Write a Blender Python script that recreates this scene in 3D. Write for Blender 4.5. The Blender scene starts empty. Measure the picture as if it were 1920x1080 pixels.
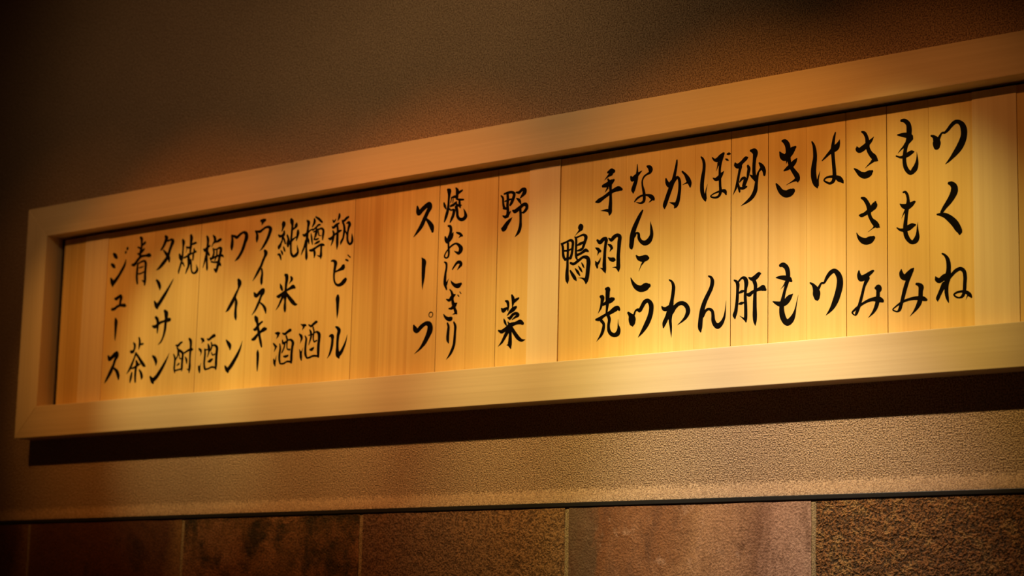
import bpy, bmesh, math, random
from mathutils import Vector, Matrix
from mathutils.geometry import delaunay_2d_cdt

C = bpy.context.scene.collection
Z0 = 1.75                      # height of the board's lower edge above the floor

# ------------------------------------------------------------------ camera
cam_d = bpy.data.cameras.new('camera')
cam_d.sensor_width = 36.0
cam_d.lens = 74.02
cam_d.clip_start = 0.05
cam_d.dof.use_dof = True
cam_d.dof.focus_distance = 2.10
cam_d.dof.aperture_fstop = 8.0
cam = bpy.data.objects.new('camera', cam_d)
C.objects.link(cam)
CR = ((0.770323, -0.631346, 0.089470), (0.637233, 0.757105, -0.143967), (0.023155, 0.167914, 0.985530))
m = Matrix(((CR[0][0], CR[0][2], -CR[0][1], 2.27429),
            (CR[1][0], CR[1][2], -CR[1][1], -1.74077),
            (CR[2][0], CR[2][2], -CR[2][1], 1.49507),
            (0, 0, 0, 1)))
cam.matrix_world = m
sc = bpy.context.scene
sc.camera = cam

# ------------------------------------------------------------------ light, exposure
sc.view_settings.view_transform = 'Standard'
sc.view_settings.look = 'None'
sc.view_settings.gamma = 1.0
sc.view_settings.use_curve_mapping = False
sc.view_settings.exposure = 0.0

w = bpy.data.worlds.new('dim_room')
sc.world = w
w.use_nodes = True
w.node_tree.nodes['Background'].inputs[0].default_value = (1.0, 0.42, 0.16, 1)
w.node_tree.nodes['Background'].inputs[1].default_value = 0.010


def spot(name, loc, aim, energy, col, cone, blend, radius):
    d = bpy.data.lights.new(name, 'SPOT')
    d.energy = energy
    d.color = col
    d.spot_size = math.radians(cone)
    d.spot_blend = blend
    d.shadow_soft_size = radius
    o = bpy.data.objects.new(name, d)
    C.objects.link(o)
    o.location = loc
    o.rotation_euler = (Vector(aim) - Vector(loc)).to_track_quat('-Z', 'Y').to_euler()
    return o


def downlight(x, *beams):
    """one ceiling downlight: a tight pale beam, plus a wider halo added to redden the dim fringe"""
    for aim_x, aim_z, cone, rgb in beams:
        top = max(rgb)
        spot('ceiling_spotlight', (x, -0.48, Z0 + 0.52), (aim_x, 0.0, Z0 + aim_z), top, tuple(c / top for c in rgb), cone, 1.0, 0.009)


# a row of warm ceiling downlights at an even pitch in front of the board
downlight(0.10, (0.11, 0.07, 33, (4.0, 1.8, 0.35)), (0.08, 0.12, 60, (0.9, 0.35, 0.06)))
downlight(0.30, (0.31, 0.06, 30, (10.6, 9.2, 3.6)), (0.31, 0.09, 58, (3.9, 1.1, 0.08)))
downlight(0.50, (0.50, 0.06, 31, (8.3, 7.2, 2.5)), (0.51, 0.08, 58, (2.6, 0.6, 0.10)))
downlight(0.70, (0.71, 0.04, 32, (6.4, 5.0, 1.9)), (0.71, 0.07, 58, (6.6, 1.8, 0.20)))
downlight(0.90, (0.91, -0.04, 38, (10.6, 10.0, 3.8)), (0.91, 0.08, 58, (1.2, 0.3, 0.05)))
downlight(1.10, (1.11, -0.05, 39, (12.0, 11.6, 5.0)), (1.17, -0.12, 39, (13.0, 12.0, 12.6)), (1.11, 0.08, 58, (6.4, 2.5, 0.36)))
downlight(1.30, (1.31, 0.05, 34, (11.8, 9.6, 3.0)), (1.31, 0.09, 58, (3.2, 1.2, 0.28)))
# dim wide spots, unseen and added to brighten the upper wall
spot('added_wall_wash', (0.75, -0.48, Z0 + 0.52), (0.75, 0.0, Z0 + 0.38), 2.5, (1.0, 0.72, 0.34), 104, 1.0, 0.03)
spot('added_wall_wash', (0.28, -0.48, Z0 + 0.52), (0.26, 0.0, Z0 + 0.42), 1.1, (1.0, 0.66, 0.32), 96, 1.0, 0.03)


# ------------------------------------------------------------------ helpers
def mat(name):
    m = bpy.data.materials.new(name)
    m.use_nodes = True
    nt = m.node_tree
    b = nt.nodes['Principled BSDF']
    return m, nt, b


def node(nt, typ, **kw):
    n = nt.nodes.new(typ)
    for k, v in kw.items():
        if k == 'inp':
            for kk, vv in v.items():
                n.inputs[kk].default_value = vv
        else:
            setattr(n, k, v)
    return n


def ramp(nt, stops):
    r = nt.nodes.new('ShaderNodeValToRGB')
    e = r.color_ramp.elements
    e[0].position, e[0].color = stops[0][0], (*stops[0][1], 1)
    e[1].position, e[1].color = stops[-1][0], (*stops[-1][1], 1)
    for p, c in stops[1:-1]:
        x = e.new(p)
        x.color = (*c, 1)
    return r


def mixc(nt, fac, a, b, mode='MIX'):
    n = nt.nodes.new('ShaderNodeMix')
    n.data_type = 'RGBA'
    n.blend_type = mode
    for sock, v in ((n.inputs[0], fac), (n.inputs[6], a), (n.inputs[7], b)):
        if isinstance(v, bpy.types.NodeSocket):
            nt.links.new(v, sock)
        elif isinstance(v, (int, float)):
            sock.default_value = v
        else:
            sock.default_value = (*v, 1)
    return n.outputs[2]


def bump(nt, bsdf, height, strength, dist):
    b = node(nt, 'ShaderNodeBump', inp={'Strength': strength, 'Distance': dist})
    nt.links.new(height, b.inputs['Height'])
    nt.links.new(b.outputs[0], bsdf.inputs['Normal'])


def wood(name, axis, c_dark, c_light, vary=0.12, rough=0.5):
    """straight fine-grained softwood, grain running along the given axis"""
    m, nt, b = mat(name)
    tc = node(nt, 'ShaderNodeTexCoord')
    oi = node(nt, 'ShaderNodeObjectInfo')
    off = node(nt, 'ShaderNodeVectorMath', operation='SCALE')
    nt.links.new(oi.outputs['Random'], off.inputs['Scale'])
    off.inputs[0].default_value = (7.3, 3.1, 5.7)
    add = node(nt, 'ShaderNodeVectorMath', operation='ADD')
    nt.links.new(tc.outputs['Object'], add.inputs[0])
    nt.links.new(off.outputs[0], add.inputs[1])
    mp = node(nt, 'ShaderNodeMapping')
    s = {'x': (2.0, 300.0, 300.0), 'z': (300.0, 300.0, 2.0)}[axis]
    mp.inputs['Scale'].default_value = s
    nt.links.new(add.outputs[0], mp.inputs['Vector'])
    n1 = node(nt, 'ShaderNodeTexNoise', inp={'Scale': 1.0, 'Detail': 3.0, 'Roughness': 0.6})
    nt.links.new(mp.outputs[0], n1.inputs['Vector'])
    mp2 = node(nt, 'ShaderNodeMapping')
    s2 = {'x': (0.8, 60.0, 60.0), 'z': (60.0, 60.0, 0.8)}[axis]
    mp2.inputs['Scale'].default_value = s2
    nt.links.new(add.outputs[0], mp2.inputs['Vector'])
    n2 = node(nt, 'ShaderNodeTexNoise', inp={'Scale': 1.0, 'Detail': 2.0})
    nt.links.new(mp2.outputs[0], n2.inputs['Vector'])
    ad = node(nt, 'ShaderNodeMath', operation='ADD')
    nt.links.new(n1.outputs[0], ad.inputs[0])
    nt.links.new(n2.outputs[0], ad.inputs[1])
    hf = node(nt, 'ShaderNodeMath', operation='MULTIPLY', inp={1: 0.5})
    nt.links.new(ad.outputs[0], hf.inputs[0])
    r = ramp(nt, [(0.34, c_dark), (0.62, c_light)])
    nt.links.new(hf.outputs[0], r.inputs[0])
    # board to board variation
    v = node(nt, 'ShaderNodeMapRange', inp={'To Min': 1.0 - vary, 'To Max': 1.0})
    nt.links.new(oi.outputs['Random'], v.inputs['Value'])
    vc = node(nt, 'ShaderNodeCombineColor')
    nt.links.new(v.outputs[0], vc.inputs[0])
    pw = node(nt, 'ShaderNodeMath', operation='POWER', inp={1: 1.25})
    nt.links.new(v.outputs[0], pw.inputs[0])
    nt.links.new(pw.outputs[0], vc.inputs[1])
    pb = node(nt, 'ShaderNodeMath', operation='POWER', inp={1: 1.6})
    nt.links.new(v.outputs[0], pb.inputs[0])
    nt.links.new(pb.outputs[0], vc.inputs[2])
    col = mixc(nt, 1.0, r.outputs[0], vc.outputs[0], 'MULTIPLY')
    nt.links.new(col, b.inputs['Base Color'])
    b.inputs['Roughness'].default_value = rough
    b.inputs['Specular IOR Level'].default_value = 0.3
    bump(nt, b, n1.outputs[0], 0.12, 0.0006)
    return m


def mesh_obj(name, bm, material, parent=None, smooth=False):
    me = bpy.data.meshes.new(name)
    bm.to_mesh(me)
    bm.free()
    if material:
        me.materials.append(material)
    if smooth:
        for f in me.polygons:
            f.use_smooth = True
    o = bpy.data.objects.new(name, me)
    C.objects.link(o)
    if parent:
        o.parent = parent
    return o


def bevel(o, width, seg=2):
    md = o.modifiers.new('bevel', 'BEVEL')
    md.width = width
    md.segments = seg
    md.limit_method = 'ANGLE'
    return o


def prism_bm(poly, y0, y1):
    """prism of an x-z polygon between two depths"""
    bm = bmesh.new()
    a = [bm.verts.new((x, y0, z)) for x, z in poly]
    b = [bm.verts.new((x, y1, z)) for x, z in poly]
    bm.faces.new(a)
    bm.faces.new(b[::-1])
    n = len(poly)
    for i in range(n):
        j = (i + 1) % n
        bm.faces.new((a[i], b[i], b[j], a[j]))
    bmesh.ops.recalc_face_normals(bm, faces=bm.faces)
    return bm


def rect(x0, x1, z0, z1):
    return [(x0, z0), (x1, z0), (x1, z1), (x0, z1)]


def extrude_profile(prof, x0, x1, nx=1):
    """open y-z profile swept along x"""
    bm = bmesh.new()
    cols = []
    for i in range(nx + 1):
        x = x0 + (x1 - x0) * i / nx
        cols.append([bm.verts.new((x, y, z)) for y, z in prof])
    for a, b in zip(cols[:-1], cols[1:]):
        for k in range(len(prof) - 1):
            bm.faces.new((a[k], a[k + 1], b[k + 1], b[k]))
    bmesh.ops.recalc_face_normals(bm, faces=bm.faces)
    return bm


# ------------------------------------------------------------------ plaster wall
def plaster():
    m, nt, b = mat('sand_plaster')
    tc = node(nt, 'ShaderNodeTexCoord')
    n1 = node(nt, 'ShaderNodeTexNoise', inp={'Scale': 640.0, 'Detail': 1.5, 'Roughness': 0.5})
    n2 = node(nt, 'ShaderNodeTexNoise', inp={'Scale': 9.0, 'Detail': 3.0})
    for n in (n1, n2):
        nt.links.new(tc.outputs['Object'], n.inputs['Vector'])
    r = ramp(nt, [(0.36, (0.20, 0.112, 0.062)), (0.50, (0.40, 0.25, 0.155)), (0.66, (0.60, 0.395, 0.255))])
    nt.links.new(n1.outputs[0], r.inputs[0])
    r2 = ramp(nt, [(0.35, (0.92, 0.92, 0.92)), (0.7, (1, 1, 1))])
    nt.links.new(n2.outputs[0], r2.inputs[0])
    nt.links.new(mixc(nt, 1.0, r.outputs[0], r2.outputs[0], 'MULTIPLY'), b.inputs['Base Color'])
    b.inputs['Roughness'].default_value = 0.52
    b.inputs['Specular IOR Level'].default_value = 0.5
    bump(nt, b, n1.outputs[0], 0.9, 0.0028)
    return m


ZT = Z0 - 0.1060               # top of the metal strip between plaster and tiles
TH, RC = math.radians(54), 0.0085
CH = 0.0175                    # height of the cove above the strip
prof = [(0.0, Z0 + 1.05), (0.0, Z0 + 0.5), (0.0, Z0), (0.0, ZT + CH)]
for k in range(1, 11):         # the plaster sweeps out in a small cove to meet the strip
    t = TH * k / 10
    prof.append((-RC * (1 - math.cos(t)), ZT + CH - RC * math.sin(t)))
y1, z1 = prof[-1]
prof.append((y1 - (z1 - ZT) * math.tan(TH) * 0.5, ZT + (z1 - ZT) * 0.5))
prof.append((y1 - (z1 - ZT) * math.tan(TH), ZT))
YT = prof[-1][0] + 0.0006      # face of the tiles, proud of the plaster
prof.append((prof[-1][0], ZT - 0.003))
wall = mesh_obj('wall_back', extrude_profile(prof, -1.2, 2.6), plaster(), smooth=True)
wall['kind'] = 'structure'

mt, nt, b = mat('black_metal')
n = node(nt, 'ShaderNodeTexNoise', inp={'Scale': 120.0, 'Detail': 2.0})
r = ramp(nt, [(0.35, (0.012, 0.010, 0.010)), (0.7, (0.03, 0.026, 0.026))])
nt.links.new(n.outputs[0], r.inputs[0])
nt.links.new(r.outputs[0], b.inputs['Base Color'])
b.inputs['Metallic'].default_value = 0.0
b.inputs['Roughness'].default_value = 0.42
strip = mesh_obj('trim_1', prism_bm(rect(-1.2, 2.6, ZT - 0.0046, ZT), YT - 0.0008, -0.0040), mt)
bevel(strip, 0.0006)
strip['kind'] = 'structure'


# ------------------------------------------------------------------ wall tiles
def tile_mat(name, stops, dark, streak, grain, dark_amt, bump_s, bump_d=0.0018, rough=0.62, across=None, thr=(0.40, 0.56), seed=0.0, blots=()):
    """fired stoneware: cloudy body colour, dark grains and pits; 'across' = colour bands from one edge of the tile to the other"""
    m, nt, b = mat(name)
    tc = node(nt, 'ShaderNodeTexCoord')
    sh = node(nt, 'ShaderNodeVectorMath', operation='ADD')
    sh.inputs[1].default_value = (seed, seed * 1.7, seed * 0.6)
    nt.links.new(tc.outputs['Object'], sh.inputs[0])
    mp = node(nt, 'ShaderNodeMapping')
    mp.inputs['Scale'].default_value = streak
    nt.links.new(sh.outputs[0], mp.inputs['Vector'])
    big = node(nt, 'ShaderNodeTexNoise', inp={'Scale': 1.0, 'Detail': 7.0, 'Roughness': 0.68, 'Distortion': 0.5})
    nt.links.new(mp.outputs[0], big.inputs['Vector'])
    fine = node(nt, 'ShaderNodeTexNoise', inp={'Scale': grain, 'Detail': 2.5, 'Roughness': 0.55})
    pit = node(nt, 'ShaderNodeTexNoise', inp={'Scale': grain * 0.28, 'Detail': 3.0, 'Roughness': 0.6})
    for n in (fine, pit):
        nt.links.new(sh.outputs[0], n.inputs['Vector'])
    if across:                 # bands wander with the cloudy noise
        sx = node(nt, 'ShaderNodeSeparateXYZ')
        nt.links.new(tc.outputs['Object'], sx.inputs[0])
        mr = node(nt, 'ShaderNodeMapRange', inp={'From Min': -0.148, 'From Max': 0.148, 'To Min': 0.0, 'To Max': 1.0})
        nt.links.new(sx.outputs[0], mr.inputs['Value'])
        wob = node(nt, 'ShaderNodeMath', operation='MULTIPLY_ADD', inp={1: 0.34, 2: -0.17})
        nt.links.new(big.outputs[0], wob.inputs[0])
        su = node(nt, 'ShaderNodeMath', operation='ADD')
        nt.links.new(mr.outputs[0], su.inputs[0])
        nt.links.new(wob.outputs[0], su.inputs[1])
        ra = ramp(nt, across)
        nt.links.new(su.outputs[0], ra.inputs[0])
        r = ramp(nt, stops)
        nt.links.new(big.outputs[0], r.inputs[0])
        base = mixc(nt, 0.72, r.outputs[0], ra.outputs[0])
    else:
        r = ramp(nt, stops)
        nt.links.new(big.outputs[0], r.inputs[0])
        base = r.outputs[0]
    for bs, lo, hi, bc, amt in blots:      # scorched or pale patches
        bl = node(nt, 'ShaderNodeTexNoise', inp={'Scale': 1.0, 'Detail': 6.0, 'Roughness': 0.7, 'Distortion': 0.3})
        bm_ = node(nt, 'ShaderNodeMapping')
        bm_.inputs['Scale'].default_value = bs
        bm_.inputs['Location'].default_value = (bs[0] * 3.1, 0.0, bs[2] * 1.3)
        nt.links.new(sh.outputs[0], bm_.inputs['Vector'])
        nt.links.new(bm_.outputs[0], bl.inputs['Vector'])
        rb = ramp(nt, [(lo, (0, 0, 0)), (hi, (amt, amt, amt))])
        nt.links.new(bl.outputs[0], rb.inputs[0])
        base = mixc(nt, rb.outputs[0], base, bc)
    rf = ramp(nt, [(thr[0], (1, 1, 1)), (thr[1], (0, 0, 0))])
    nt.links.new(fine.outputs[0], rf.inputs[0])
    rp = ramp(nt, [(0.33, (1, 1, 1)), (0.42, (0, 0, 0))])
    nt.links.new(pit.outputs[0], rp.inputs[0])
    md = node(nt, 'ShaderNodeMath', operation='MULTIPLY', inp={1: dark_amt})
    nt.links.new(rf.outputs[0], md.inputs[0])
    mp2 = node(nt, 'ShaderNodeMath', operation='MULTIPLY', inp={1: min(1.0, dark_amt * 1.1)})
    nt.links.new(rp.outputs[0], mp2.inputs[0])
    mxx = node(nt, 'ShaderNodeMath', operation='MAXIMUM')
    nt.links.new(md.outputs[0], mxx.inputs[0])
    nt.links.new(mp2.outputs[0], mxx.inputs[1])
    nt.links.new(mixc(nt, mxx.outputs[0], base, dark), b.inputs['Base Color'])
    b.inputs['Roughness'].default_value = rough
    b.inputs['Specular IOR Level'].default_value = 0.3
    ad = node(nt, 'ShaderNodeMath', operation='ADD')
    nt.links.new(fine.outputs[0], ad.inputs[0])
    nt.links.new(pit.outputs[0], ad.inputs[1])
    bump(nt, b, ad.outputs[0], bump_s, bump_d)
    return m


TM = {
    'ember': tile_mat('red_brown_tile', [(0.36, (0.085, 0.030, 0.014)), (0.50, (0.14, 0.050, 0.022)), (0.66, (0.26, 0.115, 0.040))],
                      (0.035, 0.014, 0.008), (7, 7, 7), 430, 0.45, 0.55, seed=1.3,
                      blots=[((20, 20, 18), 0.54, 0.68, (0.05, 0.020, 0.011), 0.8)],
                      across=[(0.0, (0.24, 0.11, 0.045)), (0.10, (0.12, 0.042, 0.020)), (0.88, (0.14, 0.050, 0.022)), (0.97, (0.34, 0.17, 0.065))]),
    'moss': tile_mat('mottled_brown_tile', [(0.40, (0.040, 0.026, 0.010)), (0.48, (0.16, 0.075, 0.028)), (0.56, (0.29, 0.130, 0.060)), (0.68, (0.36, 0.18, 0.10))],
                     (0.030, 0.020, 0.009), (9, 9, 8), 420, 0.55, 0.9, seed=5.6,
                     blots=[((26, 26, 22), 0.50, 0.62, (0.030, 0.022, 0.010), 0.9)]),
    'dusk': tile_mat('dusky_brown_tile', [(0.36, (0.17, 0.085, 0.050)), (0.52, (0.25, 0.118, 0.066)), (0.66, (0.33, 0.145, 0.060))],
                     (0.055, 0.024, 0.013), (6, 6, 5), 460, 0.75, 1.0, seed=7.7,
                     blots=[((60, 60, 50), 0.54, 0.70, (0.38, 0.17, 0.075), 0.6)],
                     across=[(0.0, (0.20, 0.112, 0.075)), (0.45, (0.25, 0.115, 0.062)), (0.80, (0.36, 0.165, 0.068)), (0.97, (0.40, 0.205, 0.085))]),
    'terra': tile_mat('terracotta_tile', [(0.34, (0.20, 0.075, 0.030)), (0.48, (0.36, 0.165, 0.080)), (0.64, (0.56, 0.30, 0.18))],
                      (0.115, 0.048, 0.026), (16, 16, 6), 430, 0.42, 0.65, seed=2.4,
                      across=[(0.0, (0.125, 0.090, 0.060)), (0.085, (0.14, 0.085, 0.052)), (0.115, (0.23, 0.082, 0.033)), (0.36, (0.30, 0.115, 0.048)),
                              (0.50, (0.47, 0.235, 0.115)), (0.72, (0.48, 0.245, 0.140)), (0.78, (0.27, 0.13, 0.085)), (0.84, (0.50, 0.275, 0.20)), (1.0, (0.56, 0.34, 0.27))],
                      blots=[((34, 34, 14), 0.52, 0.66, (0.13, 0.055, 0.030), 0.75), ((50, 50, 40), 0.58, 0.70, (0.62, 0.36, 0.25), 0.7)]),
    'gravel': tile_mat('coarse_grained_tile', [(0.36, (0.17, 0.075, 0.024)), (0.50, (0.34, 0.130, 0.038)), (0.64, (0.46, 0.24, 0.080))],
                       (0.034, 0.022, 0.012), (70, 70, 70), 430, 0.85, 1.0, bump_d=0.0045, thr=(0.40, 0.56), seed=9.2),
}
JOINT = 0.0054
# centre lines of the upright joints
TJ = [-0.872, -0.572, -0.272, 0.0265, 0.3254, 0.6242, 0.9184, 1.2152, 1.513, 1.811, 2.109]
order = ['moss', 'dusk', 'ember', 'ember', 'moss', 'dusk', 'terra', 'gravel', 'terra', 'dusk']
gm, nt, b = mat('sanded_grout')
tc = node(nt, 'ShaderNodeTexCoord')
n = node(nt, 'ShaderNodeTexNoise', inp={'Scale': 900.0, 'Detail': 2.0})
nt.links.new(tc.outputs['Object'], n.inputs['Vector'])
r = ramp(nt, [(0.36, (0.17, 0.105, 0.052)), (0.62, (0.50, 0.35, 0.19))])
nt.links.new(n.outputs[0], r.inputs[0])
nt.links.new(r.outputs[0], b.inputs['Base Color'])
b.inputs['Roughness'].default_value = 0.9
bump(nt, b, n.outputs[0], 0.8, 0.0015)
ZB = ZT - 0.0046
grout = mesh_obj('grout', prism_bm(rect(-1.2, 2.6, ZB - 0.62, ZB - 0.0002), YT + 0.0011, 0.008), gm, wall)
random.seed(5)
PITCH = 0.30
for row in range(2):
    z1 = ZB - 0.0003 - row * PITCH
    for k in range(len(TJ) - 1):
        kind = order[(k + row * 4) % len(order)]
        x0 = TJ[k] + JOINT / 2
        x1 = TJ[k + 1] - JOINT / 2
        bm = bmesh.new()
        # slightly uneven arris: the edges of each fired tile wander by a fraction of a millimetre
        NX, NZ = 14, 12
        cx, cz = (x0 + x1) / 2, z1 - (PITCH - JOINT) / 2
        grid = []
        for i in range(NX + 1):
            col = []
            for j in range(NZ + 1):
                x = x0 + (x1 - x0) * i / NX
                z = z1 - (PITCH - JOINT) * j / NZ
                if i in (0, NX):
                    x += random.uniform(-0.0005, 0.0005)
                if j in (0, NZ):
                    z += random.uniform(-0.0003, 0.0002)
                y = YT + random.uniform(-0.00025, 0.00025)
                if i in (0, NX) or j in (0, NZ):
                    y += 0.0006
                col.append(bm.verts.new((x - cx, y, z - cz)))
            grid.append(col)
        for i in range(NX):
            for j in range(NZ):
                bm.faces.new((grid[i][j], grid[i][j + 1], grid[i + 1][j + 1], grid[i + 1][j]))
        rim = [e for e in bm.edges if e.is_boundary]
        ex = bmesh.ops.extrude_edge_only(bm, edges=rim)
        for v in ex['geom']:
            if isinstance(v, bmesh.types.BMVert):
                v.co.y = YT + 0.008
        bmesh.ops.recalc_face_normals(bm, faces=bm.faces)
        t = mesh_obj('tile', bm, TM[kind], wall)
        t.location = (cx, 0, cz)

# ------------------------------------------------------------------ menu board
board = bpy.data.objects.new('menu_board', None)
C.objects.link(board)
board.location = (0, 0, Z0)
board['label'] = 'long pale wood framed menu board with black brushed Japanese writing on plaster wall'
board['category'] = 'sign'

FRAME_C = ((0.71, 0.54, 0.335), (0.81, 0.63, 0.405))
rail_m = wood('pale_cypress_rail', 'x', *FRAME_C, vary=0.05)
stile_m = wood('pale_cypress_stile', 'z', (0.76, 0.59, 0.37), (0.86, 0.68, 0.45), vary=0.03)
plank_m = wood('honey_cypress_plank', 'z', (0.72, 0.475, 0.160), (0.82, 0.575, 0.218), vary=0.12)
divider_m = wood('pale_cypress_divider', 'z', (0.75, 0.56, 0.33), (0.85, 0.67, 0.41), vary=0.03)
red_m = wood('reddish_cypress_plank', 'z', (0.60, 0.36, 0.11), (0.78, 0.53, 0.19), vary=0.10)

D = 0.030                      # frame depth
XL, XLI, ZTOP, ZTI, ZBI = 0.0, 0.0425, 0.3081, 0.2675, 0.0408
XR = 1.524
XRI = XR - XLI
bevel(mesh_obj('frame_rail', prism_bm([(XL, ZTOP), (XLI, ZTI), (XRI, ZTI), (XR, ZTOP)], -D, 0.0), rail_m, board), 0.0007)
bevel(mesh_obj('frame_rail', prism_bm([(XL, 0.0), (XR, 0.0), (XRI, ZBI), (XLI, ZBI)], -D, 0.0), rail_m, board), 0.0007)
bevel(mesh_obj('frame_stile', prism_bm([(XL, 0.0), (XLI, ZBI), (XLI, ZTI), (XL, ZTOP)], -D, 0.0), stile_m, board), 0.0007)
bevel(mesh_obj('frame_stile', prism_bm([(XR, 0.0), (XR, ZTOP), (XRI, ZTI), (XRI, ZBI)], -D, 0.0), stile_m, board), 0.0007)
dk, nt, b = mat('gap_shade_backing')  # near-black colour paints in the shade of the gaps around the planks
n = node(nt, 'ShaderNodeTexNoise', inp={'Scale': 60.0})
r = ramp(nt, [(0.3, (0.012, 0.007, 0.004)), (0.7, (0.03, 0.017, 0.009))])
nt.links.new(n.outputs[0], r.inputs[0])
nt.links.new(r.outputs[0], b.inputs['Base Color'])
b.inputs['Roughness'].default_value = 0.9
back = mesh_obj('back_panel', prism_bm(rect(XLI, XRI, ZBI, ZTI), -0.0032, -0.0010), dk, board)

YF = -0.009                    # face of the planks
PX = [55.5, 99.7, 145.7, 189.9, 234.8, 277.8, 323.7, 369.2, 412.9, 457.3, 502.0, 545.9, 589.3, 633.9, 677.1, 720.9, 764.3, 807.6, 852.5, 895.3, 938.4, 982.5, 1026.0, 1070.3, 1114.4, 1158.5, 1202.8, 1247.3, 1292.1, 1336.8, 1382.4, 1427.3]
PX = [x / 1000 for x in PX] + [1.4719]
OPEN = {6, 12, 15, 17, 19, 24, 25, 27, 28}       # joints that stand open in the photograph
PALE = {1, 18, 30}
RED = {0, 12, 13}
random.seed(11)
planks = []
for i in range(len(PX) - 1):
    gl = 0.00036 if i in OPEN else 0.00004
    gr = 0.00036 if (i + 1) in OPEN else 0.00004
    x0, x1 = PX[i] + gl, PX[i + 1] - gr
    dy = random.uniform(-0.0004, 0.0004)
    pm = divider_m if i in PALE else (red_m if i in RED else plank_m)
    p = mesh_obj('plank', prism_bm(rect(0, x1 - x0, ZBI + 0.0005, ZTI - 0.0035), YF, -0.0032), pm, board)
    bevel(p, 0.00018, 1)
    p.location = (x0, dy if i in PALE else 0.0, 0)
    if i in PALE:
        p.location.y = -0.0010
        p['label'] = 'paler blank divider plank'
    planks.append(p)

# ------------------------------------------------------------------ brushed lettering
ink, nt, b = mat('black_ink')
tc = node(nt, 'ShaderNodeTexCoord')
n = node(nt, 'ShaderNodeTexNoise', inp={'Scale': 160.0, 'Detail': 2.0})
nt.links.new(tc.outputs['Object'], n.inputs['Vector'])
r = ramp(nt, [(0.3, (0.0022, 0.0016, 0.0015)), (0.7, (0.0048, 0.0034, 0.003))])
nt.links.new(n.outputs[0], r.inputs[0])
nt.links.new(r.outputs[0], b.inputs['Base Color'])
b.inputs['Roughness'].default_value = 0.6
b.inputs['Specular IOR Level'].default_value = 0.04

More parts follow.
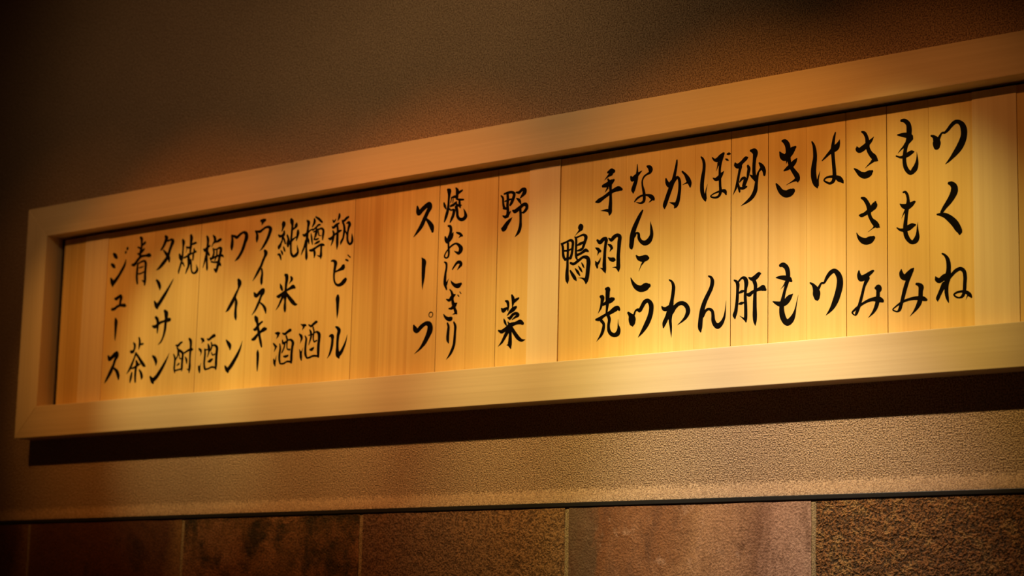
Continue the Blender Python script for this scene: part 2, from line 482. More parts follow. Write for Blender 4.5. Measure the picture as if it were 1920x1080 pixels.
# one line per character: character | plank | strokes of x,z,width (tenths of a millimetre on the plank)
GLYPHS = """も|28|159,2475,29 188,2471,39 229,2432,49 239,2379,58 238,2327,57 240,2291,69 216,2246,44 200,2202,40 189,2139,42 185,2088,41 195,2021,44 226,1969,42 254,1954,42 294,1986,58 313,2026,44 321,2070,25 320,2115,10 317,2148,2;115,2341,13 158,2335,37 208,2325,51 258,2302,47 270,2287,26;261,2285,43 207,2240,40 179,2215,25 153,2196,16 117,2160,4;98,2137,13 142,2119,22 185,2121,37 228,2137,45 263,2152,40 285,2154,17
つ|29|29,2282,19 54,2270,34 74,2243,59 84,2209,83 85,2174,70 85,2151,24;107,2244,32 123,2274,26 144,2296,19 169,2294,24 197,2312,32 239,2354,39 277,2380,41 315,2377,40 350,2345,54 367,2298,65 368,2247,66 352,2192,71 322,2138,71 280,2087,57 235,2042,35 200,2011,20 173,1991,4
も|28|171,1776,17 192,1776,24 213,1745,30 221,1702,32 220,1651,43 208,1594,37 199,1531,37 189,1455,44 189,1391,47 206,1338,48 234,1300,41 262,1284,40 297,1299,58 314,1329,51 318,1371,30 318,1422,15 322,1472,2;134,1667,9 166,1644,41 209,1633,62 251,1647,52 287,1668,26 295,1671,13;191,1596,22 173,1569,13 150,1527,2;100,1440,11 132,1419,25 171,1412,38 221,1426,57 263,1444,48 292,1447,23
く|29|207,1804,28 231,1797,46 259,1765,66 262,1726,75 240,1678,69 202,1626,58 160,1580,44 128,1536,32;82,1521,16 114,1517,32 159,1504,49 213,1466,65 261,1417,72 294,1366,67 313,1332,49 311,1310,21
み|28|143,1031,17 141,1003,42 155,969,55 185,957,62 217,983,56 252,1014,45 270,1032,18;238,997,54 209,923,43 184,855,43 162,781,41 140,707,36 121,655,34 101,639,19 69,646,14 50,661,14 73,681,15 108,703,20 158,728,25 214,742,27 271,749,33 327,746,41 368,738,45 403,723,25 408,720,9;303,883,25 328,873,38 349,850,56 345,809,48 342,753,49 330,703,51 305,661,39 276,626,22 230,582,2
ね|29|130,1144,17 154,1128,24 181,1091,38 193,1040,46 192,977,50 182,915,66 171,854,48 168,791,42 171,753,39 180,709,28 191,674,5;59,930,14 69,907,41 96,892,48 145,919,59 186,927,64;182,896,41 220,930,34 268,970,37 316,983,36 350,956,39 360,898,39 356,837,38 351,775,36 333,727,31 299,714,16 262,727,18 245,747,17 272,764,21 327,770,24 374,757,35 407,729,37 422,709,18;380,722,14 365,690,2;144,850,56 116,802,43 91,754,40 77,724,36 77,702,12
き|25|164,2459,27 187,2452,47 218,2414,59 229,2358,59 230,2297,57 242,2242,41 261,2185,41 300,2126,50 331,2082,58 340,2047,51 340,2024,19;319,2047,36 277,2032,16 207,2006,3;131,2350,14 157,2307,58 192,2285,70 242,2319,77 280,2355,62 311,2376,27;213,2252,21 207,2219,2;184,2155,18 223,2173,42 269,2198,53 307,2233,44 329,2257,14;91,2032,18 115,1994,42 153,1942,57 208,1916,75 258,1926,77 283,1937,53 288,1946,28
は|26|63,2403,17 82,2366,30 95,2303,42 97,2236,47 86,2164,57 80,2098,62 87,2030,63 105,1975,53 123,1937,18;125,1959,34 133,2025,18 142,2057,14 155,2098,2;376,2384,4 363,2347,37 341,2314,67 305,2292,61 259,2263,36 214,2227,23 179,2199,11;328,2459,15 314,2414,28 303,2356,35 297,2296,44 301,2229,39 308,2149,41 315,2068,42 315,2015,44 300,1977,38 266,1961,25 229,1976,21 199,2000,16 221,2021,20 274,2027,25 334,2014,40 371,1991,57 400,1968,38 412,1950,17
さ|27|175,2426,18 201,2411,33 226,2365,38 236,2304,47 240,2257,42 266,2201,47 306,2157,57 327,2131,42 347,2118,11;302,2131,44 272,2107,23 243,2088,13 210,2063,3;305,2359,4 274,2325,33 230,2292,50 186,2261,58 145,2247,53 123,2263,41 120,2282,16;89,2072,14 118,2048,34 155,2012,52 206,1992,67 257,2006,63 283,2021,29
さ|27|168,1774,22 197,1761,38 234,1708,45 251,1654,51 251,1608,39 273,1554,39 312,1510,57 337,1485,50 361,1467,11;306,1478,26 290,1466,11 238,1435,3;317,1714,26 308,1685,65 277,1656,56 233,1630,44 197,1611,38 164,1604,37 145,1607,18;112,1438,7 130,1400,28 166,1364,53 210,1346,67 261,1355,73 293,1370,43 298,1374,25
み|27|135,1065,17 135,1030,41 153,993,59 193,997,59 244,1026,43 288,1050,25 296,1052,12;229,985,48 193,915,32 171,839,32 148,764,34 126,702,35 103,652,29 95,640,14 64,660,16 61,670,19 90,695,25 126,718,29 170,743,26 228,767,31 286,778,39 343,773,56 386,755,37 397,744,13;319,884,32 343,885,62 350,868,63 342,843,42 340,805,42 334,748,45 314,692,41 285,650,27 234,604,3
つ|26|43,999,17 71,980,30 99,938,60 113,891,86 118,851,65 123,824,18;138,941,32 167,984,22 197,986,23 227,1031,36 271,1079,45 312,1093,44 353,1057,57 373,1004,67 371,939,73 352,869,71 322,794,66 285,732,46 248,693,23 217,666,3
も|25|143,1206,37 170,1209,47 209,1180,52 226,1132,52 228,1079,50 217,1027,43 198,969,34 179,904,37 163,833,50 156,767,57 167,700,65 198,645,63 229,631,67 271,660,61 299,709,37 315,761,18 330,825,10 345,893,2;92,1088,11 132,1086,34 194,1075,52 247,1057,49 266,1039,27;205,1031,27 182,1003,14 144,967,2;56,852,11 94,835,34 148,821,57 202,836,65 247,878,54 285,909,7
か|22|214,2429,19 209,2384,29 193,2309,36 167,2213,47 126,2120,53 89,2033,52 65,1969,47 64,1939,15;78,2249,21 91,2209,42 117,2179,50 154,2201,57 196,2236,42 225,2248,29 246,2218,35 253,2147,37 244,2064,41 228,1996,50 206,1953,47 191,1934,19;199,1968,41 166,1982,24 123,1997,4;283,2301,20 321,2264,33 355,2211,54 378,2166,47 382,2131,20;363,2182,30 322,2172,13 287,2162,3
ぼ|23|73,2424,17 95,2397,29 110,2346,37 107,2277,40 93,2202,47 86,2127,49 90,2057,49 112,1999,44 130,1962,21;132,1982,29 133,2052,15 139,2079,12 153,2129,3;210,2399,13 239,2371,30 280,2371,54 316,2396,56 344,2421,34 354,2427,16;328,2401,50 312,2334,33 302,2252,29 304,2183,32 308,2099,31 311,2023,35 289,1988,28 242,1980,21 193,1999,15 217,2016,15 274,2033,19 331,2040,29 367,2029,40 381,1997,19;288,2330,33 276,2297,15 259,2254,3;220,2186,11 249,2169,34 289,2178,50 321,2208,41 352,2240,7;393,2413,18 413,2413,28 429,2410,14;373,2364,15 392,2353,23 405,2345,12
砂|24|45,2303,22 49,2287,40 81,2272,55 129,2306,41 173,2339,43 191,2344,20;109,2262,39 94,2202,31 78,2128,33 63,2068,30 43,2023,18 17,1977,2;82,2087,20 91,2044,29 99,2006,22;98,2104,14 130,2135,30 162,2137,29 162,2104,42 150,2061,45;91,2044,24 139,2035,29 182,2046,20;232,2410,27 268,2400,59 284,2381,62 276,2322,44 269,2248,40 270,2179,41 277,2131,40 281,2103,28;221,2162,9 249,2140,29 277,2110,28;197,2257,28 209,2228,39 201,2181,36 192,2135,24 174,2082,16;332,2270,19 363,2232,47 389,2185,43 393,2142,28;352,2210,30 320,2173,19 312,2147,26;320,2173,23 305,2120,36 297,2060,40 285,1993,50 250,1936,46 195,1895,32 116,1857,3
わ|22|134,1186,15 168,1161,28 187,1111,43 182,1042,45 170,974,45 158,906,63 153,838,57 150,769,40 159,700,31 163,645,20 167,586,2;44,915,16 63,894,38 96,887,46 142,906,45;167,850,57 212,902,48 262,930,43 311,927,44 357,889,51 370,840,55 346,788,42 305,750,25 241,710,3;138,853,67 106,793,52 77,741,49 67,700,19
ん|23|176,1179,18 205,1163,29 221,1125,45 210,1061,48 170,990,49 130,919,53 102,846,56 89,793,54 80,719,56 77,658,52 84,620,18;107,778,40 140,826,33 179,842,27 220,821,35 232,774,40 237,720,48 261,677,53 293,661,59 333,685,48 365,736,31 380,809,15 388,910,2
肝|24|42,1107,18 65,1092,31 82,1066,43 81,999,35 78,925,37 70,852,38 59,786,44 47,753,46 51,726,22;93,1091,21 136,1124,24 168,1112,43 184,1071,50 176,1004,35 172,930,36 177,850,38 179,769,39 179,702,36 182,678,17;174,699,30 138,722,13 108,743,3;97,974,17 129,985,32 154,989,21;98,863,15 125,867,32 155,872,17;215,1118,16 246,1102,37 293,1114,53 332,1144,41 348,1146,21;188,953,20 220,946,43 255,967,35 310,985,32 349,995,43 380,999,61 407,980,30;274,1086,45 292,1034,43 288,967,39 285,887,44 285,807,47 286,733,52 288,673,40 292,633,9
手|20|201,2415,26 245,2421,63 276,2418,43;245,2395,49 202,2372,25 154,2333,3;138,2275,34 195,2283,58 247,2305,57 278,2321,29;200,2246,27 166,2204,4;48,2113,21 83,2120,49 153,2151,39 223,2186,42 284,2211,45 345,2221,56 385,2209,29;203,2339,22 230,2293,43 238,2227,35 241,2155,35 241,2083,44 237,2019,51 236,1976,46 228,1952,16;240,1994,49 183,2007,28 112,2011,3
な|21|143,2452,9 144,2392,21 141,2335,37 129,2279,46 108,2225,51 94,2184,51 95,2155,19;63,2327,25 81,2300,51 124,2326,45 162,2350,34 206,2376,4;273,2414,24 303,2398,49 316,2370,56 308,2346,35 265,2328,21 232,2308,22 211,2269,21 214,2212,25 230,2153,35 239,2095,38 231,2047,36 193,2033,20 137,2046,8;115,2057,14 149,2088,24 209,2110,22 277,2108,24 329,2083,48 359,2056,33 364,2045,16;334,2049,24 296,2025,3
ん|21|220,1952,19 191,1910,39 149,1837,52 111,1763,60 91,1694,65 84,1631,61 80,1582,53 85,1564,27;117,1692,38 147,1722,20 171,1707,33 177,1664,38 208,1622,41 255,1603,55 306,1622,64 337,1675,48 334,1746,32 320,1821,4
こ|21|146,1480,18 172,1453,43 219,1441,66 271,1443,67 296,1439,35;237,1405,29 212,1376,15 181,1312,3;79,1251,11 101,1207,32 145,1154,54 207,1127,70 275,1142,84 313,1149,45
鴨|19|274,1885,35 277,1863,73 284,1845,49;275,1837,36 240,1810,16 205,1779,3;17,1712,18 38,1677,33 43,1619,34 52,1567,36 75,1529,26;30,1706,30 84,1722,23 147,1735,30 173,1714,36 172,1656,35 164,1592,35 147,1543,37;50,1629,22 105,1627,21 158,1639,20;107,1703,31 109,1626,31 107,1540,33 107,1453,36 103,1374,47 108,1309,48 113,1269,9;71,1536,31 116,1539,32 156,1549,25;201,1765,16 217,1738,31 219,1673,32 218,1601,32 224,1543,31 238,1516,18;210,1753,22 263,1766,20 317,1776,27 349,1749,45 336,1697,38 315,1645,35;234,1671,17 270,1682,33 319,1695,28;240,1612,17 285,1619,33 316,1634,24;241,1566,30 294,1582,30 347,1606,40 383,1591,21;149,1489,27 189,1474,32 260,1507,34 322,1536,31 376,1519,46 390,1476,55 383,1398,54 376,1327,54 363,1278,52 360,1250,20;359,1282,43 309,1308,16 256,1318,3;146,1406,19 179,1360,38 215,1313,38 229,1294,17;213,1421,14 250,1378,33 277,1340,14;255,1445,11 285,1407,28 308,1375,11;297,1476,10 315,1447,24 334,1417,8
羽|20|74,1697,26 110,1671,45 153,1699,46 188,1708,28 193,1688,43 183,1632,37 176,1561,39 173,1490,42 172,1419,49 178,1369,41 187,1338,13;173,1366,36 151,1382,23 120,1396,6;54,1617,13 85,1599,37 116,1576,30;94,1571,27 78,1532,3;54,1473,11 69,1443,40 80,1403,22;75,1436,33 105,1468,25 125,1509,3;225,1702,16 259,1681,38 294,1708,47 337,1724,39 368,1703,49 364,1648,51 359,1578,46 354,1508,47 355,1437,49 356,1373,50 360,1337,15;356,1369,42 317,1384,15 280,1386,4;216,1639,13 252,1617,35 269,1594,32;259,1585,26 240,1556,3;219,1500,10 254,1475,39 294,1467,46 311,1462,21
先|20|131,1089,32 153,1079,52 148,1024,39 133,969,28 101,915,4;163,1001,28 219,1023,46 271,1042,59 299,1048,38;199,1165,31 224,1157,61 222,1131,58 221,1067,53 220,997,42 214,941,30 209,899,25;74,850,23 118,853,45 187,886,32 256,909,44 325,942,59 360,948,46 376,931,30;144,833,38 176,796,35 171,740,42 147,685,36 113,646,17 86,619,3;231,883,41 249,839,41 240,776,37 247,720,43 278,682,43 322,668,45 360,683,60 374,724,45 365,774,15 364,830,3
つ|21|53,886,29 75,865,46 101,822,91 106,784,80 111,746,19;128,862,26 145,899,22 168,911,27 198,901,44 227,937,47 261,983,50 303,993,43 342,948,58 343,879,60 322,811,63 281,738,59 236,679,40 183,620,4
焼|15|65,2353,24 78,2320,36 98,2283,16;116,2503,30 137,2485,60 139,2439,42 134,2382,32 131,2314,36 121,2253,43 98,2187,41 80,2140,20;140,2282,25 176,2256,17;236,2508,17 257,2478,45 258,2436,44 255,2391,40;258,2438,33 302,2456,33 333,2469,21;175,2402,18 215,2409,30 259,2404,32;180,2403,18 165,2349,12;201,2386,14 197,2344,14;245,2380,16 295,2367,26 355,2360,20;164,2308,25 208,2318,35 249,2342,27;296,2355,31 300,2309,37 309,2278,24;248,2323,26 278,2300,28 323,2299,17;185,2265,17 216,2250,41 208,2198,43 184,2155,36 166,2122,16;249,2288,45 266,2229,40 272,2183,40 303,2145,37 353,2136,42 391,2162,52 385,2204,35 359,2257,5
お|15|137,2084,21 170,2071,38 181,2033,42 173,1988,45 153,1937,49 149,1892,32 152,1831,30 159,1777,30 150,1733,28 121,1720,18 96,1738,23 109,1775,20 157,1823,21 205,1856,24 264,1869,25 315,1837,44 336,1797,64 308,1758,42 268,1770,24 238,1788,8;97,1962,24 108,1934,45 129,1906,46 173,1935,55 201,1970,42 215,1999,14;264,1995,18 310,1978,33 350,1950,26;330,1953,28 297,1928,4
に|15|98,1676,19 124,1658,31 130,1613,30 118,1546,34 112,1479,42 114,1426,44 140,1363,22;133,1420,35 151,1452,16 168,1480,3;220,1582,17 249,1617,27 292,1653,35 331,1649,41 345,1626,42 323,1602,32 290,1566,3;200,1455,9 221,1427,29 272,1392,46 321,1390,57 350,1405,33
ぎ|15|189,1355,15 210,1334,25 231,1287,42 233,1234,37 245,1188,45 267,1134,38 288,1095,42 303,1071,16;288,1083,29 239,1070,5;144,1249,16 184,1235,35 227,1269,48 268,1290,21;183,1141,15 222,1141,35 270,1175,53 299,1192,16;338,1315,13 356,1295,11;310,1282,15 326,1266,15;108,1081,14 132,1051,32 177,1025,46 217,1024,51 231,1030,25
り|15|169,977,26 185,938,35 181,879,42 177,819,45 181,785,40 192,754,15;262,981,23 284,938,38 283,871,36 279,796,40 272,730,40 240,658,39 203,608,24 165,570,4
野|17|37,2337,19 62,2310,30 68,2257,30 79,2211,33 109,2181,19;80,2353,20 137,2361,31 194,2358,32 223,2336,40 210,2285,43 188,2243,42 169,2219,29;92,2268,16 130,2276,24 186,2284,17;127,2351,34 134,2294,38 131,2220,38 138,2159,40 135,2100,42;75,2193,26 123,2184,31;68,2108,16 107,2092,37 144,2118,40 179,2147,13;54,1968,18 82,1961,63 128,2011,54 165,2045,40 202,2076,5;251,2350,19 293,2345,35 335,2371,40 373,2364,47 369,2337,57 314,2283,18;257,2283,14 296,2256,38 321,2216,17;209,2151,23 238,2140,46 303,2170,46 359,2201,40 398,2195,42 405,2158,44 361,2115,28 338,2114,14;313,2162,35 320,2094,36 322,2020,36 319,1961,44 297,1904,42 247,1854,5
菜|17|136,1156,21 164,1143,39 175,1105,34 172,1047,17;81,1076,19 106,1054,51 148,1071,34 183,1082,14;223,1212,23 238,1180,45 244,1136,42 232,1082,12;240,1129,37 281,1154,37 318,1170,24;160,990,7 196,1023,33 252,1058,54 284,1074,33;174,969,17 203,962,37 244,997,37 290,1007,32 317,987,42 273,964,25 236,942,11;208,959,29 203,941,10;118,956,16 133,925,33 153,891,20;176,922,13 200,887,37;46,837,20 89,822,44 154,850,45 210,882,56 284,898,38 349,908,54 385,889,37;210,868,68 213,795,42 213,722,51 212,671,56 225,628,14;202,668,36 165,670,4;183,833,54 138,764,44 93,701,29 45,662,3;230,852,41 269,798,47 326,735,48 374,706,33 420,708,10
ス|14|102,2360,26 115,2304,63 129,2281,59 184,2321,58 243,2355,60 283,2365,62 295,2336,69 261,2280,56 223,2215,57 171,2128,57 113,2065,38 59,2013,8;239,2205,25 292,2153,52 334,2095,65 346,2048,37
ー|14|196,1755,16 227,1708,69 226,1654,61 224,1578,55 222,1502,41 217,1434,20 218,1392,3
プ|14|104,990,26 123,951,65 152,926,53 218,970,53 288,1002,47 340,983,70 351,929,85 318,856,68 271,785,56 208,721,29 125,668,4;356,1125,11 381,1112,11 386,1094,13 375,1072,12 355,1067,10 333,1078,11 328,1099,13 338,1118,12 358,1125,12
瓶|11|73,2353,18 91,2330,26 105,2341,25 123,2361,11;177,2413,29 179,2392,40 170,2366,33 152,2336,7;61,2276,16 85,2264,35 134,2290,38 176,2306,21;148,2283,35 159,2229,35 158,2176,40 157,2117,44 159,2054,41 156,1995,10;79,2222,23 95,2193,36 90,2146,40 78,2094,31 52,2043,4;10,2141,15 47,2134,40 96,2164,28 146,2192,27 189,2210,33 221,2214,17;224,2332,17 255,2327,32 297,2352,37 327,2363,27;237,2316,32 258,2271,34 268,2222,39 260,2165,35 251,2118,32 221,2074,35 215,2048,13;300,2292,16 332,2296,38 350,2272,49 336,2231,37 324,2184,32 320,2121,35 329,2073,34 363,2037,30 397,2055,39 400,2102,34 392,2156,9;275,2211,20 307,2165,22 319,2132,20
ビ|11|74,1865,21 112,1863,32 143,1833,56 138,1791,46 129,1739,40 125,1686,32 131,1633,30 155,1588,29 193,1566,32 250,1574,50 292,1602,60 314,1620,50;141,1727,20 191,1741,28 241,1757,47 269,1772,67 275,1785,47;341,1908,16 379,1878,18;309,1857,21 343,1842,24
ー|11|200,1434,44 199,1410,64 202,1358,53 203,1295,45 204,1237,32 202,1195,16 201,1172,4
ル|11|92,972,24 119,976,41 137,962,56 139,928,44 135,865,44 120,804,39 98,753,27 64,711,4;186,1073,21 215,1059,40 242,1024,58 230,978,51 223,911,44 223,838,43 226,780,59 239,741,71 255,706,26;243,732,52 284,766,50 324,825,38 357,891,24 378,967,4
樽|10|80,2396,24 108,2369,52 103,2321,38 95,2257,41 92,2193,45 84,2123,41 84,2064,33 89,2010,40 94,1945,43 95,1922,18;18,2233,20 49,2221,41 89,2240,38 139,2271,23 180,2283,17;71,2152,34 53,2084,34 22,2027,26 6,1989,10;100,2181,33 120,2146,30 127,2113,17;203,2400,28 208,2368,43 188,2330,30 171,2308,13;227,2424,22 273,2398,32 312,2367,33 337,2349,24;184,2268,22 234,2295,28 277,2322,28 306,2321,20;157,2229,16 166,2185,32 176,2141,30 186,2099,16;196,2246,16 230,2248,23 226,2200,24 212,2155,23;236,2266,19 288,2271,23 332,2274,27 361,2244,37 358,2196,40 354,2138,21;273,2259,17 283,2215,24 296,2191,15 329,2188,10;242,2295,17 252,2240,25 237,2188,23;220,2152,19 257,2151,26 286,2158,17;223,2099,17 259,2110,32 299,2121,27;145,2031,24 182,2027,40 255,2055,29 320,2077,33 365,2073,34 387,2065,15;216,2024,35 230,1980,40 224,1937,17;336,2054,33 335,2001,33 335,1948,46 333,1913,19;331,1937,31 298,1946,19 268,1959,3
酒|10|46,1151,10 80,1135,30 117,1133,34 136,1128,16;96,1115,35 72,1080,6;29,1033,22 62,1003,43 70,976,37;65,969,31 45,920,4;37,852,9 60,802,39 68,759,42 78,718,17;73,807,25 95,863,4;179,1133,19 218,1114,31 261,1138,36 304,1158,34 317,1157,18;124,1004,17 145,971,32 141,913,36 137,844,38 144,781,41 165,743,25;173,737,21 209,742,26 267,756,25 326,752,24 363,739,15;281,1033,19 318,1038,26 356,1007,50 359,944,46 352,871,47 353,797,45 356,745,35;198,1072,18 218,1039,36 225,991,33 206,934,24 190,893,10;252,1095,26 269,1051,25 264,1009,28 263,962,24 280,925,22 320,935,20;180,1008,10 216,1010,19 260,1015,21;211,836,20 244,836,41 273,853,24
純|9|126,2414,47 131,2397,71 122,2357,38 105,2315,17;144,2305,32 146,2272,37 121,2242,31 116,2183,23;51,2271,25 71,2256,35 113,2259,33 138,2281,32;129,2242,24 153,2201,30 172,2156,24;109,2195,20 87,2145,43 67,2123,52 65,2104,22;144,2115,23 165,2075,28 174,2059,15;104,2076,18 125,2046,32 134,2026,19;50,2035,19 81,2028,36 102,1989,29 111,1962,13;258,2437,44 271,2411,62 281,2372,42 277,2296,37 271,2210,37 268,2135,35 272,2064,36 282,2020,38 318,1986,35 370,2000,47 393,2030,38 384,2074,26 374,2118,6;291,2316,26 324,2332,32 346,2357,55 350,2375,39;200,2253,28 222,2205,37 222,2150,63 220,2118,31;380,2288,38 381,2258,52 372,2216,37 360,2174,17;248,2148,36 291,2186,31 335,2209,21 365,2222,18
米|9|191,1772,31 218,1756,57 224,1717,55 216,1664,45 212,1600,41 207,1525,59 210,1450,35 209,1396,45 211,1363,47 214,1331,30 213,1320,14;113,1668,15 133,1629,45 153,1593,32;291,1738,25 308,1710,47 290,1684,26 262,1652,4;69,1521,26 103,1521,49 162,1551,37 221,1578,30 280,1598,37 336,1615,54 364,1602,33;172,1517,44 137,1461,36 102,1405,27 56,1355,6;223,1545,37 279,1486,50 343,1427,54 385,1398,37 412,1395,19
酒|9|65,1077,15 107,1070,44 138,1069,28;116,1047,37 88,1006,4;42,953,22 71,924,34 94,911,27;81,898,32 56,850,4;54,765,18 71,721,44 85,680,16;86,736,26 100,804,5;191,1065,19 229,1054,33 280,1079,38 321,1093,38 334,1090,19;149,940,19 160,886,32 152,822,38 152,758,36 167,709,29 182,698,16;182,700,20 227,700,24 286,720,23 331,714,24 362,697,15;286,978,20 339,974,30 371,939,45 363,882,41 356,808,42 356,733,42 355,703,29;192,982,20 205,946,33 235,948,31 272,967,26;236,933,23 220,881,24 193,835,21;253,1028,26 275,978,28 271,920,21 281,871,21 323,860,26;221,785,18 260,782,34 297,791,24
ウ|8|177,2483,32 220,2480,51 251,2484,36;206,2457,40 193,2426,6;89,2365,25 117,2323,39 121,2273,52 118,2230,22;111,2361,21 166,2351,38 219,2373,32 272,2393,30 327,2387,40 350,2359,59 335,2311,54 308,2254,51 269,2197,44 225,2147,31 177,2108,4
イ|8|265,2102,40 286,2072,66 271,2033,45 243,1986,42 216,1929,43 173,1868,46 130,1812,35 78,1751,9;227,1879,29 238,1823,37 230,1758,48 233,1715,42 233,1690,14
ス|8|112,1599,25 134,1571,54 154,1558,45 206,1592,52 250,1618,52 272,1618,51 267,1596,59 239,1556,42 212,1499,39 177,1436,41 134,1375,28 87,1331,7;221,1471,20 277,1433,33 317,1381,46 330,1333,16
キ|8|151,1300,41 170,1274,66 190,1229,44 205,1168,43 224,1107,48 244,1041,41 263,986,45 282,930,26;133,1151,23 160,1150,46 200,1185,38 244,1219,32 278,1233,25;111,1029,27 148,1037,51 199,1077,42 259,1115,38 311,1138,57 348,1140,33
ー|8|217,891,17 219,859,46 224,811,46 224,746,40 224,687,28 225,641,14
ワ|7|109,2352,35 118,2309,43 118,2253,55 115,2209,53 115,2173,18;100,2351,19 148,2344,32 197,2323,43 258,2355,36 312,2373,32 359,2350,55 370,2304,67 344,2241,55 317,2172,54 274,2104,45 230,2059,40 184,2029,11
イ|7|260,1786,43 282,1745,75 267,1680,35 234,1628,41 192,1555,56 141,1488,55 97,1436,43 56,1406,7;227,1557,27 238,1512,52 235,1447,43 233,1381,49 240,1326,45 247,1292,14
ン|7|92,1055,21 129,1017,49 162,976,55 166,938,25;91,735,26 121,695,52 147,666,39;136,681,51 191,729,59 250,796,55 308,873,46 350,946,28 380,1026,4
梅|6|105,2393,30 124,2357,48 127,2306,44 120,2239,48 112,2167,47 121,2098,39 127,2042,37 133,1985,35 135,1960,15;53,2235,22 80,2221,48 119,2245,39 166,2268,25;102,2145,38 82,2074,32 55,1998,8;131,2193,33 162,2150,29;218,2392,22 249,2359,45 256,2320,48 229,2294,27 200,2252,10;269,2302,21 317,2314,39 356,2326,39 371,2328,20;230,2222,28 246,2170,34 225,2116,37 195,2091,31;235,2213,20 292,2210,23 347,2224,31 372,2206,48 364,2152,48 348,2087,46 336,2032,54 320,1978,48 306,1938,41;300,2204,24 297,2126,28 269,2073,19;177,2110,21 226,2105,31 290,2121,28 354,2126,33 402,2120,32 422,2101,18;205,2062,22 262,2050,23 327,2043,32 369,2012,38 383,1997,18;264,1964,20 294,1942,46 303,1920,18
酒|6|85,1112,19 119,1093,43 138,1077,30;116,1073,27 100,1047,4;59,983,26 92,959,39 102,933,20;98,931,16 85,888,3;68,762,32 80,728,47 87,689,21;87,749,23 107,803,5;201,1095,22 228,1086,32 279,1113,40 324,1129,44 340,1125,25;164,970,29 171,926,34 168,860,36 164,794,35 176,738,37 190,716,23;194,720,21 241,725,23 304,741,24 361,731,23 386,718,16;302,1009,21 350,1005,33 384,971,47 381,911,47 378,834,45 379,763,45 378,714,31;220,1027,24 235,993,45 242,943,34 219,873,15;164,964,18 225,963,20;275,1045,24 290,1005,31 270,952,27;288,920,21 310,890,20 354,899,20;233,814,22 271,821,44 308,838,27
焼|5|70,2212,34 85,2182,55 93,2153,37;119,2393,37 134,2364,58 133,2313,37 130,2246,32 127,2178,37 111,2111,36 90,2051,37 70,1990,29 72,1968,11;141,2097,33 175,2051,12;270,2434,45 280,2400,59 276,2344,49 273,2276,40 269,2220,35;294,2319,24 343,2330,34 374,2332,24;195,2294,27 239,2284,30 288,2290,28;206,2283,14 192,2225,8;336,2258,24 351,2223,43 384,2218,17;157,2163,23 206,2174,30 254,2193,37 302,2208,24;327,2203,38 327,2146,33 325,2121,27;237,2195,37 245,2143,54 253,2092,52 244,2042,39 226,2009,37 199,1956,13;284,2117,40 297,2059,35 305,2002,31 324,1963,29 358,1947,26 394,1959,40 415,1985,44 405,2020,26 391,2055,6
酎|5|88,1059,21 129,1053,36 170,1080,33 201,1091,24;108,1030,20 135,1000,37 139,944,39 125,917,24 101,882,21;57,944,24 81,897,34 82,830,35 78,769,35 90,718,21;161,991,34 221,949,39 222,888,40 218,821,40 219,754,36 217,732,18;165,936,15 172,891,19 210,883,19;92,740,24 146,747,21 203,753,24;131,805,19 159,822,29;222,943,23 278,962,25 342,985,32 391,986,37 405,985,21;332,1122,33 358,1095,50 366,1044,43 363,978,40 360,900,35 361,828,34 362,767,46 358,702,21;356,731,31 310,748,7;275,895,23 298,860,37 305,818,18
タ|4|216,2476,39 239,2450,63 217,2401,53 187,2352,45 152,2316,33 133,2306,13;267,2412,25 334,2422,34 359,2396,65 339,2348,55 310,2288,50 282,2217,54 235,2164,58 180,2118,55 124,2078,38 74,2055,11;191,2299,21 246,2249,45 301,2186,52 313,2139,23
ン|4|89,1923,33 130,1883,55 158,1829,49 160,1800,24;71,1648,32 106,1597,61 134,1561,31;120,1582,64 175,1634,61 253,1718,54 330,1808,35 383,1877,23 410,1914,5
サ|4|109,1446,40 141,1418,54 153,1369,50 154,1306,41 154,1244,19;58,1337,27 106,1327,48 187,1366,40 262,1382,33 344,1393,54 378,1395,49;272,1515,39 304,1481,75 309,1424,58 302,1351,49 295,1273,48 268,1185,35 231,1125,28 179,1092,6
ン|4|93,952,33 129,924,54 158,877,50 156,836,20;61,692,29 95,653,59 123,612,36;100,638,58 173,679,60 251,758,56 319,843,43 368,913,23 398,967,5
青|3|179,2513,32 205,2493,52 210,2443,38 211,2373,42 195,2311,51 190,2266,42;230,2412,35 276,2435,42;141,2391,24 181,2375,27;244,2341,38 267,2356,24;143,2305,22 178,2300,35 228,2325,33 261,2345,27;46,2170,33 94,2171,49 158,2228,45 216,2262,38 302,2265,32 366,2264,56 395,2255,35;155,2165,32 151,2102,42 147,2044,42 153,1974,43 166,1918,33;154,2171,24 222,2192,27 282,2197,30 308,2167,48 310,2086,47 309,2011,48 314,1948,50 310,1888,31;294,1929,35 250,1951,8;185,2116,15 236,2121,21 270,2129,12;165,2042,23 217,2039,22 276,2054,23
茶|3|159,1148,27 183,1116,45 178,1071,40 160,1032,36;108,1042,33 130,1035,46 176,1047,23;258,1205,30 274,1167,40 274,1116,42 261,1059,14;290,1120,25 341,1125,27;213,1012,36 184,951,32 147,880,41 109,819,39 53,760,10;213,1012,32 269,957,40 325,896,49 380,847,46 405,834,20;229,919,22 259,875,36;143,823,21 194,831,32 252,855,40 302,869,19;221,914,22 234,857,36 223,789,42 220,716,41 227,648,32;152,765,28 139,709,47 127,648,23;292,796,22 328,754,44 350,696,45 343,675,19
ジ|2|109,2350,40 147,2320,62 175,2295,40;78,2216,37 123,2188,54 144,2170,32;79,2028,32 104,1985,66 122,1931,33;359,2252,14 342,2190,42 287,2114,49 231,2049,48 174,1996,58 126,1957,62;378,2395,47 377,2387,36;348,2349,39 346,2341,30
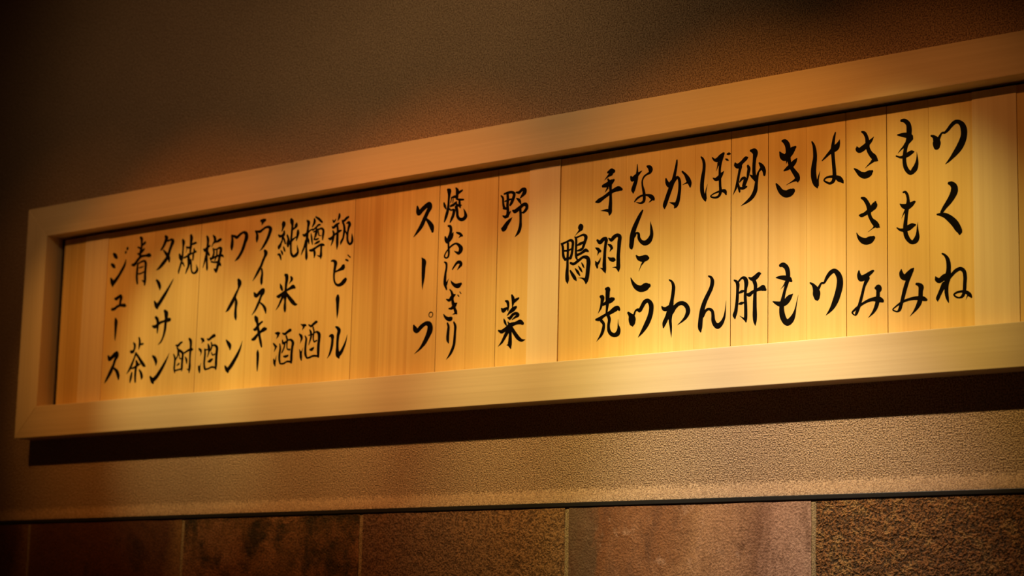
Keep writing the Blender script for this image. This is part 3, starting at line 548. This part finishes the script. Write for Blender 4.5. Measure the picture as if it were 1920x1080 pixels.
ュ|2|181,1757,29 212,1753,48 263,1776,43 293,1785,39 306,1757,58 294,1712,43 290,1666,52;133,1621,37 179,1622,44 247,1652,38 308,1658,34 378,1652,49 400,1645,33
ー|2|217,1488,37 229,1451,66 230,1388,55 230,1313,42 229,1243,27 229,1203,7
ス|2|115,1008,39 139,973,57 180,988,55 238,1024,59 282,1047,43 292,1013,60 253,954,50 224,887,50 185,820,63 138,755,52 95,700,35 67,667,10;245,845,31 301,801,55 331,748,58 339,705,32"""


def smooth_stroke(P, n=7):
    P = [Vector(p) for p in P]
    if len(P) < 3:
        return [P[0].lerp(P[1], k / n) for k in range(n + 1)]
    Q = [2 * P[0] - P[1]] + P + [2 * P[-1] - P[-2]]
    out = []
    for i in range(1, len(Q) - 2):
        p0, p1, p2, p3 = Q[i - 1:i + 3]
        d = [max((b.xy - a.xy).length, 1e-6) ** 0.5 for a, b in ((p0, p1), (p1, p2), (p2, p3))]
        t0, t1 = 0.0, d[0]
        t2 = t1 + d[1]
        t3 = t2 + d[2]
        for k in range(n + (1 if i == len(Q) - 3 else 0)):
            t = t1 + (t2 - t1) * k / n
            a1 = p0 * ((t1 - t) / (t1 - t0)) + p1 * ((t - t0) / (t1 - t0))
            a2 = p1 * ((t2 - t) / (t2 - t1)) + p2 * ((t - t1) / (t2 - t1))
            a3 = p2 * ((t3 - t) / (t3 - t2)) + p3 * ((t - t2) / (t3 - t2))
            b1 = a1 * ((t2 - t) / (t2 - t0)) + a2 * ((t - t0) / (t2 - t0))
            b2 = a2 * ((t3 - t) / (t3 - t1)) + a3 * ((t - t1) / (t3 - t1))
            out.append(b1 * ((t2 - t) / (t2 - t1)) + b2 * ((t - t1) / (t2 - t1)))
    return out


def stroke_polys(sp):
    """triangles (counter-clockwise in x-z) covering one brush stroke, round-ended"""
    tris, prev, N = [], None, len(sp)
    for k, q in enumerate(sp):
        a, c = sp[max(k - 1, 0)], sp[min(k + 1, N - 1)]
        t = c.xy - a.xy
        if t.length < 1e-9:
            t = Vector((1, 0))
        t.normalize()
        nrm = Vector((-t.y, t.x)) * max(q.z, 0.0002) / 2
        e = (q.xy + nrm, q.xy - nrm)
        if prev:
            tris += [(prev[0], prev[1], e[1]), (prev[0], e[1], e[0])]
        prev = e
    for j in sorted({0, N - 1} | set(range(7, N - 1, 7))):
        r = max(sp[j].z, 0.0002) / 2
        ring = [sp[j].xy + Vector((math.cos(k * math.pi / 6), math.sin(k * math.pi / 6))) * r for k in range(12)]
        tris += [(sp[j].xy.copy(), ring[k], ring[(k + 1) % 12]) for k in range(12)]
    return tris



for line in GLYPHS.strip().splitlines():
    ch, pi, body = line.split('|')
    pl = planks[int(pi)]
    co, faces, seen = [], [], {}
    for s in body.split(';'):
        pts = [tuple(float(v) * 1e-4 for v in q.split(',')) for q in s.split()]
        for tri in stroke_polys(smooth_stroke(pts)):
            (ax, ay), (bx, by), (cx, cy) = tri
            ar = (bx - ax) * (cy - ay) - (cx - ax) * (by - ay)
            if abs(ar) < 1e-13:
                continue
            if ar < 0:
                tri = tri[::-1]
            f = []
            for v in tri:
                key = (round(v[0] * 1e6), round(v[1] * 1e6))
                if key not in seen:
                    seen[key] = len(co)
                    co.append(Vector((v[0] * 1000, v[1] * 1000)))
                f.append(seen[key])
            if len(set(f)) == 3:
                faces.append(f)
    # overlapping strokes are merged into one flat layer of ink
    full = sum(abs((co[f[1]] - co[f[0]]).cross(co[f[2]] - co[f[0]])) / 2 for f in faces)
    for eps in (1e-3, 3e-3, 1e-2, 2e-4):
        vo, eo, fo, _, _, src = delaunay_2d_cdt(co, [], faces, 0, eps)
        area = 0.0
        for f, of in zip(fo, src):
            if of:
                for k in range(1, len(f) - 1):
                    area += abs((vo[f[k]] - vo[f[0]]).cross(vo[f[k + 1]] - vo[f[0]])) / 2
        if area < full * 0.97:
            break

    bm = bmesh.new()
    bv = [bm.verts.new((v[0] / 1000, YF - 0.00012, v[1] / 1000)) for v in vo]
    for f, of in zip(fo, src):
        if not of:             # enclosed bare wood
            continue
        try:
            bm.faces.new([bv[i] for i in f])
        except ValueError:
            pass
    for v in [v for v in bm.verts if not v.link_faces]:
        bm.verts.remove(v)
    for f in bm.faces:
        f.normal_update()
        if f.normal.y > 0:
            f.normal_flip()
    o = mesh_obj('brushed_character', bm, ink, pl)
    o['label'] = 'black brushed character ' + ch
